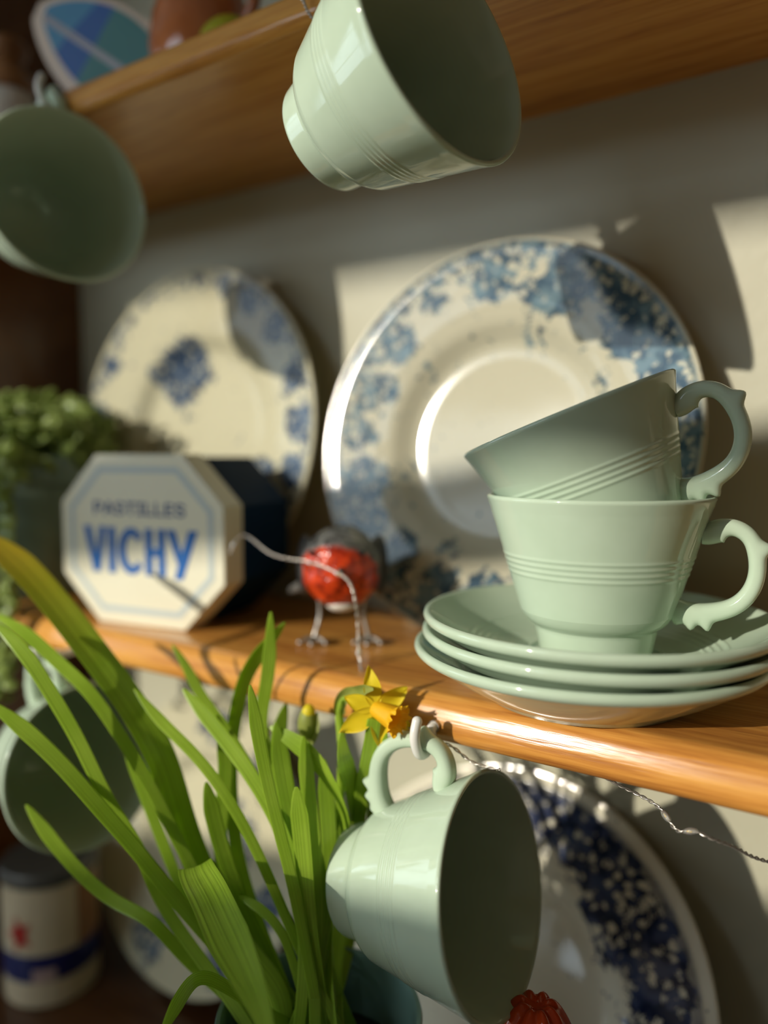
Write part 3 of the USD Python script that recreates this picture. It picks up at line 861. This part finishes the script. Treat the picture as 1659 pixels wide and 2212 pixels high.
# each leaf: picture track from tip to base with the leaf's own distance from the wall, width in metres, turn of the blade
LV = [
    ([(-40, 1150, .215), (40, 1215, .217), (125, 1310, .219), (212, 1422, .221), (290, 1530, .223), (350, 1640, .226), (395, 1780, .230), (470, 1980, .234), (610, 2215, .238)], .0160, .5, 1),
    ([(-15, 1325, .205), (60, 1372, .207), (125, 1430, .209), (190, 1492, .211), (260, 1590, .214), (320, 1690, .218), (372, 1790, .222), (430, 1930, .228), (600, 2200, .236)], .0062, .2, 0),
    ([(-20, 1340, .185), (50, 1408, .188), (100, 1482, .191), (170, 1602, .196), (240, 1740, .202), (300, 1838, .208), (340, 1930, .214), (420, 2040, .222), (600, 2225, .234)], .0062, -.2, 0),
    ([(-25, 1515, .180), (55, 1578, .184), (140, 1660, .190), (215, 1745, .196), (285, 1825, .203), (350, 1905, .210), (440, 2020, .220), (610, 2230, .234)], .0070, .3, 0),
    ([(56, 1738, .195), (110, 1812, .198), (180, 1892, .202), (250, 1948, .206), (325, 1990, .210), (388, 2055, .216), (460, 2120, .223), (640, 2235, .235)], .0060, .1, 0),
    ([(262, 1585, .228), (292, 1665, .228), (340, 1790, .229), (395, 1925, .231), (470, 2070, .233), (640, 2240, .237)], .0052, .0, 0),
    ([(372, 1393, .250), (402, 1440, .250), (425, 1485, .249), (480, 1565, .247), (560, 1700, .245), (620, 1850, .243), (660, 2050, .241), (685, 2230, .240)], .0050, .3, 0),
    ([(395, 1488, .235), (455, 1560, .236), (520, 1645, .237), (580, 1740, .238), (630, 1860, .239), (665, 2030, .240), (690, 2235, .240)], .0064, -.2, 0),
    ([(290, 1488, .222), (350, 1560, .224), (415, 1625, .226), (475, 1700, .228), (535, 1800, .231), (600, 1960, .235), (660, 2230, .239)], .0050, .1, 0),
    ([(615, 1345, .262), (575, 1395, .262), (535, 1455, .260), (512, 1530, .257), (500, 1620, .254), (500, 1720, .251), (515, 1850, .248), (570, 2030, .244), (660, 2235, .241)], .0078, .6, 0),
    ([(585, 1322, .258), (583, 1400, .258), (575, 1480, .257), (564, 1560, .255), (578, 1650, .252), (605, 1750, .249), (640, 1900, .245), (680, 2060, .242), (695, 2235, .240)], .0062, .1, 0),
    ([(596, 1560, .245), (608, 1650, .245), (628, 1760, .244), (650, 1880, .243), (675, 2020, .242), (695, 2235, .240)], .0080, .2, 0),
    ([(655, 1590, .248), (664, 1690, .247), (678, 1830, .245), (692, 1980, .243), (705, 2235, .241)], .0066, .0, 0),
    ([(583, 1570, .246), (608, 1584, .247), (648, 1612, .249), (690, 1655, .252), (712, 1690, .255), (736, 1735, .260), (744, 1785, .263), (728, 1850, .261), (694, 1960, .253), (700, 2235, .241)], .0078, -.9, 0),
    ([(738, 1582, .256), (742, 1625, .256), (757, 1680, .266), (768, 1740, .276), (766, 1820, .290), (740, 1960, .290), (718, 2080, .262), (722, 2235, .243)], .0080, .2, 0),
    ([(835, 1585, .262), (824, 1640, .268), (808, 1740, .280), (786, 1860, .296), (748, 2020, .288), (724, 2120, .256), (724, 2235, .244)], .0052, .0, 0),
    ([(470, 1545, .243), (486, 1640, .243), (478, 1760, .243), (482, 1880, .242), (540, 2050, .241), (650, 2235, .240)], .0066, .1, 0),
    ([(618, 1520, .268), (600, 1610, .266), (612, 1720, .262), (650, 1850, .257), (690, 2010, .250), (705, 2235, .243)], .0080, .4, 0),
    ([(516, 1936, .230), (560, 1962, .232), (602, 2005, .234), (630, 2070, .236), (660, 2235, .239)], .0040, .0, 0),
    ([(348, 2235, .175), (385, 2165, .185), (420, 2118, .195), (468, 2120, .206), (540, 2165, .218), (640, 2250, .232)], .0052, .3, 0),
    ([(700, 1640, .262), (706, 1740, .259), (712, 1860, .254), (716, 2000, .249), (712, 2235, .243)], .0070, .2, 0),
    ([(540, 1480, .225), (560, 1600, .227), (590, 1740, .230), (630, 1900, .233), (660, 2060, .236), (690, 2240, .239)], .0056, .0, 0),
    ([(445, 1690, .228), (470, 1800, .230), (510, 1920, .233), (570, 2060, .236), (665, 2240, .239)], .0072, .2, 0),
    ([(772, 1880, .300), (760, 1990, .292), (742, 2090, .268), (726, 2240, .245)], .0062, .1, 0),
    ([(640, 1700, .236), (655, 1850, .237), (668, 2000, .238), (690, 2240, .240)], .0075, -.2, 0),
]
LABL = {0: 'broad leaf turning yellow at its tip', 13: 'short leaf bending over in front of the bud'}
for q, (tr, w, tw, yel) in enumerate(LV):
    P3 = np.array([ony(*t) for t in tr])
    P3[-1] = PC + [.020 * math.cos(q * 2.4) * (.3 + .7 * (q % 3) / 2), .020 * math.sin(q * 2.4) * (.3 + .7 * (q % 3) / 2), .141]
    if len(P3) > 4: P3[-2] = .72 * P3[-2] + .28 * P3[-1] if q not in (18, 19) else P3[-2]
    P = spline(P3, 60)
    face = CAM - P[len(P) // 2]; face /= np.linalg.norm(face)
    h = Ro.from_rotvec([0, 0, tw]).apply(face)
    lm_ = strip(P - PC, leafw(w), h, .16, .0009, .0)
    part(pot, 'leaf', lm_, LEAFY if yel else LEAF, label=LABL.get(q), prim={'across': across(lm_, q), 'along': np.r_[np.repeat(np.linspace(0, 1, 60), 14), 0, 1]})
# the folded leaf that arches over towards the viewer
tr = [(588, 2260, .165), (566, 2190, .170), (524, 2090, .178), (482, 2000, .187), (446, 1922, .197), (424, 1880, .206), (425, 1868, .214), (452, 1905, .219), (520, 2040, .226), (600, 2150, .233), (665, 2240, .238)]
P3 = np.array([ony(*t) for t in tr]); P3[-1] = PC + [-.012, -.014, .141]
P = spline(P3, 90)
T_ = np.gradient(P, axis=0); T_ /= np.linalg.norm(T_, axis=1)[:, None]
hh = np.cross(RT * .94 + FH * .1 + UPZ * .30, T_)
lm_ = strip(P - PC, lambda t: .0145 * (min(1, ((t + .004) / .22) ** .6) if t < .4 else 1 - .45 * (t - .4) / .6), hh, .22, .0009)
part(pot, 'leaf', lm_, LEAF, label='broad leaf folded over towards the viewer', prim={'across': across(lm_, 31)})

# open flower
FC = ony(812, 1531, .262)
tax = .72 * RT - .18 * UPZ - .64 * FH; tax /= np.linalg.norm(tax)   # the trumpet's axis
fax = .10 * RT + .04 * UPZ - 1.0 * FH; fax /= np.linalg.norm(fax)   # the petals stand flatter to the viewer
tu = UPZ - tax * (UPZ @ tax); tu /= np.linalg.norm(tu); tr_ = np.cross(tu, tax)
fu = UPZ - fax * (UPZ @ fax); fu /= np.linalg.norm(fu); fr_ = np.cross(fu, fax)


def petal_mesh(ang, ln, wd, cup, seed):
    d = math.cos(ang) * fr_ + math.sin(ang) * fu; side = np.cross(fax, d)
    nu, nv = 22, 13
    u = np.linspace(0, 1, nu); v = np.linspace(-1, 1, nv)
    rngp = np.random.default_rng(seed)
    ph = rngp.uniform(0, 6, 3)
    top = []
    for uu in u:
        w = wd * (np.sin(np.pi * (uu * .92 + .08) ** .85) ** .8) * (1 - .12 * uu) + .0006 * (1 - uu)
        for vv in v:
            bend = cup * ln * (uu ** 2) * .5 - .0012 * uu
            rip = .00055 * math.sin(3 * vv + ph[0] + 4 * uu) * uu + .0008 * math.sin(2.2 * uu * 3 + ph[1]) * vv * uu
            trough = .0012 * (vv ** 2) * math.sin(np.pi * uu)
            top.append(FC + fax * (.0008 + bend + rip + trough) + d * (.0018 + ln * uu) + side * (w / 2 * vv))
    top = np.array(top); V = np.vstack([top, top - fax * .0004]); n0 = nu * nv; F = []
    for i in range(nu - 1):
        for j in range(nv - 1):
            a = i * nv + j; b, c, dd = a + 1, a + nv, a + nv + 1
            F += [(a, b, dd), (a, dd, c), (a + n0, dd + n0, b + n0), (a + n0, c + n0, dd + n0)]
    ed = [i * nv for i in range(nu)] + [(nu - 1) * nv + j for j in range(1, nv)] + [i * nv + nv - 1 for i in range(nu - 2, -1, -1)] + list(range(nv - 2, 0, -1))
    for a, b in zip(ed, ed[1:] + ed[:1]): F += [(a, a + n0, b + n0), (a, b + n0, b)]
    m = trimesh.Trimesh(V, np.array(F), process=False)
    if m.volume < 0: m.invert()
    return np.array(m.vertices), np.array(m.faces)


flower = numbered(pot, 'flower')
UsdGeom.Xform.Define(stage, flower)
setdata(stage.GetPrimAtPath(flower), label='open yellow daffodil flower facing right')
pet_tips = [((797, 1447), .0075), ((752, 1509), .0078), ((740, 1580), .0088), ((826, 1618), .0070), ((874, 1492), .0085), ((884, 1570), .0075)]
for q, ((tx, ty), wd) in enumerate(pet_tips):
    # angle and length in the flower's own plane
    r = ray(tx, ty); tq = ((FC - CAM) @ fax) / (r @ fax); pt = CAM + r * tq - FC
    x_, z_ = pt @ fr_, pt @ fu
    ln = min(math.hypot(x_, z_), .0185)
    pm = petal_mesh(math.atan2(z_, x_), ln, wd, -.18 if q in (4,) else -.06, q + 3)
    part(flower, 'petal', (pm[0] - PC, pm[1]), PETAL, smooth=True)


def trumpet():
    na, nl = 96, 26
    a = np.linspace(0, 2 * np.pi, na, endpoint=False); V = []
    prof = []
    for s in np.linspace(0, 1, nl): prof.append((s, .0030 + .0022 * s ** .7 + .0013 * max(0, s - .78) / .22, 1))
    for s in np.linspace(1, .05, nl): prof.append((s, .0030 + .0022 * s ** .7 + .0013 * max(0, s - .78) / .22 - .00045, 0))
    for s, r, o in prof:
        fl = 1 + .035 * s * np.cos(6 * a) + (.10 * max(0, s - .8) / .2) * np.cos(17 * a + 1) + .05 * max(0, s - .8) / .2 * np.cos(7 * a)
        ln = .0138 * s + .0007 * max(0, s - .8) / .2 * np.cos(11 * a + .6)
        V += list(FC + np.outer(ln - .0006, tax) + np.outer(r * fl * np.cos(a), tr_) + np.outer(r * fl * np.sin(a), tu))
    V = np.array(V); F = []
    i = np.arange(na); j = (i + 1) % na
    for k in range(len(prof) - 1): F += [np.c_[k * na + i, k * na + j, (k + 1) * na + j], np.c_[k * na + i, (k + 1) * na + j, (k + 1) * na + i]]
    k = len(prof) - 1
    F += [np.c_[k * na + i, k * na + j, 0 + j], np.c_[k * na + i, j, i]]
    m = trimesh.Trimesh(V, np.vstack(F), process=False)
    if m.volume < 0: m.invert()
    return np.array(m.vertices), np.array(m.faces)


tm = trumpet()
part(flower, 'trumpet', (tm[0] - PC, tm[1]), TRUMPET, smooth=50, label='deeper yellow trumpet')
part(flower, 'stamen', (ball(FC + tax * .007, (.0011, .0011, .0011), 2)[0] - PC, ball((0, 0, 0), 1, 2)[1]), PETAL, smooth=True)
# neck behind the flower, papery sheath, flower stem
nk = FC - fax * .004
sh0, sh1, sh2, sh3, sh4 = ony(738, 1640, .2655), ony(735, 1570, .2665), ony(734, 1528, .2670), ony(744, 1509, .2675), ony(768, 1500, .2680)
st = np.array([ony(712, 2120, .250), ony(705, 1990, .262), ony(718, 1840, .268), ony(734, 1720, .267), sh0, sh1, sh2, sh3, sh4, nk])
stv = np.vstack([[PC + [.006, .004, .141]], st])
sm = tube(stv, [.0026, .0026, .0025, .0024, .0023, .0022, .0021, .0020, .0020, .0018, .0018], 14, 110)
part(pot, 'flower_stem', (sm[0] - PC, sm[1]), LEAF, smooth=True)
shp = np.array([ony(735, 1545, .2660), ony(734, 1525, .2655), ony(742, 1507, .2650), ony(765, 1498, .2615), ony(787, 1490, .2575), ony(806, 1489, .2545)])
shm = strip(spline(shp, 40), [.0046, .0058, .0064, .0058, .0042, .0012], CAM - shp[2], .55, .0006)
part(pot, 'sheath', (shm[0] - PC, shm[1]), SPATHE, smooth=True, label='papery green sheath bent over the flower')
# broad front stem-leaf below the flower
tr = [(808, 1556, .2590), (800, 1610, .2620), (788, 1680, .2690), (772, 1790, .2830), (750, 1920, .2930), (728, 2050, .2720), (722, 2150, .2500), (722, 2235, .2440)]
P3 = np.array([ony(*t) for t in tr]); P3[-1] = PC + [.014, -.004, .141]
fm = strip(spline(P3, 60), [.0058, .0068, .0072, .0072, .0070], CAM - P3[2], .30, .0016)
part(pot, 'leaf', (fm[0] - PC, fm[1]), LEAF, label='upright ribbed leaf below the open flower', prim={'across': across(fm, 40)})
# bud
bd = ony(664, 1568, .263)
bst = np.array([PC + [.002, .006, .141], ony(690, 2020, .248), ony(680, 1850, .255), ony(668, 1700, .261), ony(663, 1600, .263), bd])
bm = tube(bst, [.0022, .0021, .0020, .0018, .0017, .0017], 12, 70)
part(pot, 'bud_stem', (bm[0] - PC, bm[1]), LEAF, smooth=True)
bud = part(pot, 'bud', xf(ball((0, 0, .0010), (.0045, .0042, .0080), 3), Ro.from_euler('y', .06).as_matrix(), bd - PC), SPATHE, smooth=True, label='closed bud in its green sheath')
part(bud, 'bud_tip', xf(ball((.0004, 0, .0062), (.0031, .0031, .0040), 3), Ro.from_euler('y', .06).as_matrix(), bd - PC), PETAL, smooth=True, label='yellow petals showing at the bud tip')
bsh = np.array([bd + UPZ * -.008 + RT * .001 - FH * .003, bd + UPZ * -.003 + RT * .0025 - FH * .0034, bd + UPZ * .003 + RT * .0038 - FH * .0025, bd + UPZ * .0065 + RT * .0046 - FH * .001])
bs = strip(spline(bsh, 24), [.0030, .0052, .0046, .0008], CAM - bd, .5, .0006)
part(bud, 'sheath', (bs[0] - PC, bs[1]), SPATHE, smooth=True)

# ---------------------------------------------------------------- trailing plant in its pot
TP = np.array([-.532, .335, ZS])
tpl = thing('trailing_plant', 'leafy trailing plant in a sage green pot at the left end of the shelf', 'potted plant', TP)
part(tpl, 'pot', lathe([(0, .002), (.034, .002), (.036, 0), (.039, .001), (.041, .004), (.0465, .080), (.050, .081), (.0505, .098), (.0495, .100), (.047, .099), (.0455, .092), (.040, .010), (0, .008)], 96), POTG, smooth=40, label='sage green pot')
part(tpl, 'soil', lathe([(0, .080), (.0440, .080), (.0452, .086), (.02, .090), (0, .091)], 48), SOIL, smooth=True)
rg = np.random.default_rng(12)
lm = trimesh.creation.icosphere(subdivisions=1)
lv, lf = np.array(lm.vertices) * [1, .75, .28], np.array(lm.faces)


def leaflets(pts, sz):
    out = []
    for p in pts:
        R_ = Ro.random(random_state=int(rg.integers(1 << 30))).as_matrix()
        out.append(xf((lv * sz * rg.uniform(.7, 1.3), lf), R_, p))
    return cat_m(out)


pts, vines = [], []
for _ in range(620):                                  # the mound over the pot
    a, r = rg.uniform(0, 2 * np.pi), .056 * math.sqrt(rg.uniform(0, 1))
    top = .142 - .022 * (r / .056) ** 2 + rg.normal(0, .006)
    pts.append((r * math.cos(a), min(r * math.sin(a), .070), rg.uniform(.088, 1) * 0 + top - abs(rg.normal(0, .022))))
pts = [p for p in pts if p[2] > .085]
for q in range(24):                                   # stems over the rim and down in front of the pot
    a = rg.uniform(-3.0, -1.15); ln = rg.uniform(.025, .11)
    x0, y0 = .051 * math.cos(a), .051 * math.sin(a)
    pth = [(x0 * .6, y0 * .6, .100), (x0 * 1.08, y0 * 1.08, .112), (x0 * 1.2, y0 * 1.2, .095), (x0 * 1.22 + rg.normal(0, .004), y0 * 1.22, max(.095 - ln * .5, .012)), (x0 * 1.22 + rg.normal(0, .006), y0 * 1.24, max(.095 - ln, .010))]
    vines.append(tube(pth, .0006, 5, 16))
    P = spline(pth, int(ln / .0035) + 8)
    pts += [tuple(p + rg.normal(0, .0022, 3)) for p in P]
for q in range(9):                                    # the longest stems hang over the shelf front
    xx = rg.uniform(-.015, .075) if q < 6 else rg.uniform(.02, .085)
    zl = rg.uniform(-.06, -.015) if q < 6 else rg.uniform(-.04, -.01)
    pth = [(xx * .5, -.040, .104), (xx, -.064, .092), (xx + .004, -.069, .040), (xx + .006, -.072, .012), (xx + .006, -.074, -.012), (xx + .008, -.074, zl)]
    vines.append(tube(pth, .0006, 5, 24))
    P = spline(pth, 40)
    pts += [tuple(p + rg.normal(0, .0024, 3)) for p in P]
part(tpl, 'vine', cat_m(vines), TRAIL, smooth=True, kind='stuff')
part(tpl, 'foliage', leaflets(pts, .0058), TRAIL, smooth=True, kind='stuff')

# ---------------------------------------------------------------- things on the upper shelf
UZ = ZU
# small blue board
bc = np.array([-.418, .322, UZ]); bax = np.array([.83, .12, -.50]); bax /= np.linalg.norm(bax)


def board():
    ln, wd, th = .116, .064, .006
    n = 60; t = np.linspace(0, 1, n)
    hw = wd / 2 * np.sin(np.pi * np.clip(t * .97 + .015, 0, 1)) ** .62
    up = [(ln * (tt - .5), h) for tt, h in zip(t, hw)]
    return Polygon(up + [(x, -h) for x, h in up[::-1]]), th


def slab(poly, y0, y1):
    return prism_y(list(poly.exterior.coords)[:-1], y0, y1)


bp, bt = board()
BA = math.radians(-34)
bM = Ro.from_euler('zyx', [.45, -BA, -.16]).as_matrix()
bz = ony(234, 130, .322)
surf = thing('painted_board', 'small board painted blue and teal with a cream edge, leaning on the upper shelf', 'ornament', bz, bM)
part(surf, 'board', slab(bp, 0, bt), plain('board_cream', (.68, .54, .42), .4), smooth=False, label='cream edge')
from shapely import affinity
inner = affinity.translate(bp.buffer(-.0062), 0, .0028).intersection(bp.buffer(-.001))
from shapely.geometry import box as sbox
fields = [('sky_paint', [(-.09, -.04), (-.040, -.04), (-.031, 0), (-.016, .04), (-.09, .04)], (.085, .29, .50), 'pale blue paint'),
          ('sea_paint', [(-.040, -.04), (-.014, -.04), (-.010, .04), (-.016, .04), (-.031, 0)], (.045, .14, .42), 'royal blue paint'),
          ('teal_paint', [(-.014, -.04), (.09, -.04), (.09, .04), (-.010, .04)], (.075, .24, .25), 'teal paint')]
for nm, fpoly, col, lb in fields:
    q = inner.intersection(Polygon(fpoly))
    part(surf, nm, slab(q, -.0006, .0001), plain('board_' + nm, col, .4, specular_ior_level=.2), smooth=False, label=lb)
part(surf, 'stringer', slab(inner.intersection(sbox(-.08, -.0022, .08, .0022)), -.0010, .0001), plain('board_stringer', (.26, .24, .26), .3), smooth=False, label='brown centre stripe')
# brown topped stoneware jar
jz = ony(18, 150, .325)
jar = thing('stoneware_jar', 'small off-white stoneware jar with brown lid at upper left', 'jar', (jz[0], .325, UZ))
part(jar, 'body', lathe([(0, .001), (.016, 0), (.019, .003), (.0200, .020), (.0195, .036), (.0165, .043), (.0150, .0452), (0, .0452)], 64), STONE_W, smooth=40)
part(jar, 'lid', lathe([(0, .0453), (.0165, .0453), (.0180, .049), (.0165, .056), (.0105, .0625), (.0090, .066), (.0130, .071), (.0140, .077), (.010, .0815), (0, .0822)], 64), STONE_B, smooth=40, label='brown lid')
# orange-brown jug
gz_ = ony(440, 60, .345)
jug = thing('glazed_jug', 'orange-brown glazed jug standing on the upper shelf', 'jug', (gz_[0], .345, UZ))
part(jug, 'body', lathe([(0, .002), (.020, .002), (.021, 0), (.0235, .001), (.030, .018), (.0325, .034), (.030, .052), (.023, .070), (.0205, .082), (.0225, .094), (.0240, .097), (.0225, .0975), (.019, .083), (.021, .070), (.028, .052), (.030, .034), (.020, .006), (0, .005)], 96), TERRA, smooth=50)
part(jug, 'handle', tube([(.021, 0, .088), (.036, 0, .086), (.043, 0, .068), (.038, 0, .046), (.031, 0, .040)], .0036, 12, 40), TERRA, smooth=60)
# lime green fruit
lz = ony(503, 0, .330)
lim = thing('lime_fruit', 'yellow-green lime lying beside the glazed jug', 'fruit', (lz[0] + .002, .325, UZ))
fv, ff = ball((0, 0, 0), 1, 4)
part(lim, 'fruit', (fv * [.0185, .0165, .0165] * (1 + .16 * np.exp(-((np.abs(fv[:, 0]) - 1) / .12) ** 2))[:, None] + [0, 0, .0166], ff), mottled('lime_skin', (.36, .36, .012), (.46, .44, .02), 120, .35, bump=.0004, bscale=500), smooth=True)
# cream dish at the very back of the upper shelf
UP = plate('side_plate', 'plain cream plate standing behind the blue board on the upper shelf', .066, -.520, UZ, .16, YB - .0095, CREAMC, lambda r, th, V: 0 * r, lambda r, th: 0 * r, group=None)

# ---------------------------------------------------------------- things on the worktop
cz0 = ony(112, 2050, .3247)
can = thing('storage_tin', 'round cream tin with red mark and dark blue band at lower left', 'tin', (-.5165, .3247, ZW))
CR = .0335
part(can, 'body', lathe([(0, .001), (CR - .001, .0005), (CR, .002), (CR, .088), (CR - .001, .0895), (0, .0895)], 96), mottled('can_cream', (.56, .47, .31), (.62, .52, .35), 30, .35), smooth=40)
part(can, 'lid', lathe([(0, .0896), (CR + .0008, .0897), (CR + .001, .0965), (CR - .0005, .0985), (CR - .004, .0980), (0, .0975)], 96), plain('can_lid', (.11, .11, .10), .4, metallic=.5), smooth=40, label='dark lid')
part(can, 'blue_band', lathe([(CR + .0001, .020), (CR + .0004, .0204), (CR + .0004, .0395), (CR + .0001, .040)], 96), plain('can_blue', (.012, .016, .10), .3), smooth=40, label='dark blue band')


def wrap(poly_pts, r):
    out = []
    m = trimesh.creation.extrude_polygon(Polygon(poly_pts).buffer(0), .0004, engine='earcut')
    m = m.subdivide().subdivide()
    v = np.array(m.vertices); a = v[:, 0] / CR
    return np.c_[(r + v[:, 2]) * np.sin(a), -(r + v[:, 2]) * np.cos(a), v[:, 1]], np.array(m.faces)


star = [(.0105 * (1 if k % 2 else .5) * math.cos(k * math.pi / 5) + .011, .056 + .014 * (1 if k % 2 else .5) * math.sin(k * math.pi / 5)) for k in range(10)]
part(can, 'red_mark', wrap(star, CR + .0001), plain('can_red', (.40, .018, .010), .35), smooth=False, label='red printed mark')
part(can, 'red_mark', wrap([(.020, .0205), (.036, .0205), (.036, .0300), (.020, .0300)], CR + .0005), plain('can_pale', (.42, .30, .28), .35), smooth=False, label='pale printed panel')
part(can, 'brown_panel', wrap([(.052, .0405), (.075, .0405), (.075, .0875), (.052, .0875)], CR + .0001), plain('can_brown', (.26, .115, .035), .35), smooth=False, label='orange-brown printed panel')
# lobed red gourd
gx = ony(1158, 2190, .268)
gd = thing('ceramic_gourd', 'glossy red-orange lobed ceramic gourd under the hanging teacup', 'ornament', (gx[0], .268, ZW))
gv, gf = ball((0, 0, 0), 1, 5)
ga = np.arctan2(gv[:, 1], gv[:, 0]); lob = 1 - .10 * (1 - np.abs(np.cos(4 * ga))) * np.sqrt(np.clip(1 - gv[:, 2] ** 2, 0, 1))
GH = (1.25 - .2050) - ZW
gvv = gv * lob[:, None] * [.0275, .0275, GH / 2 * .98] + [0, 0, GH / 2 * .98]
gvv[:, 2] -= .006 * np.exp(-(gv[:, 0] ** 2 + gv[:, 1] ** 2) / .03) * (gv[:, 2] > 0)
part(gd, 'body', (gvv - [0, 0, gvv[:, 2].min()], gf), REDG, smooth=True)
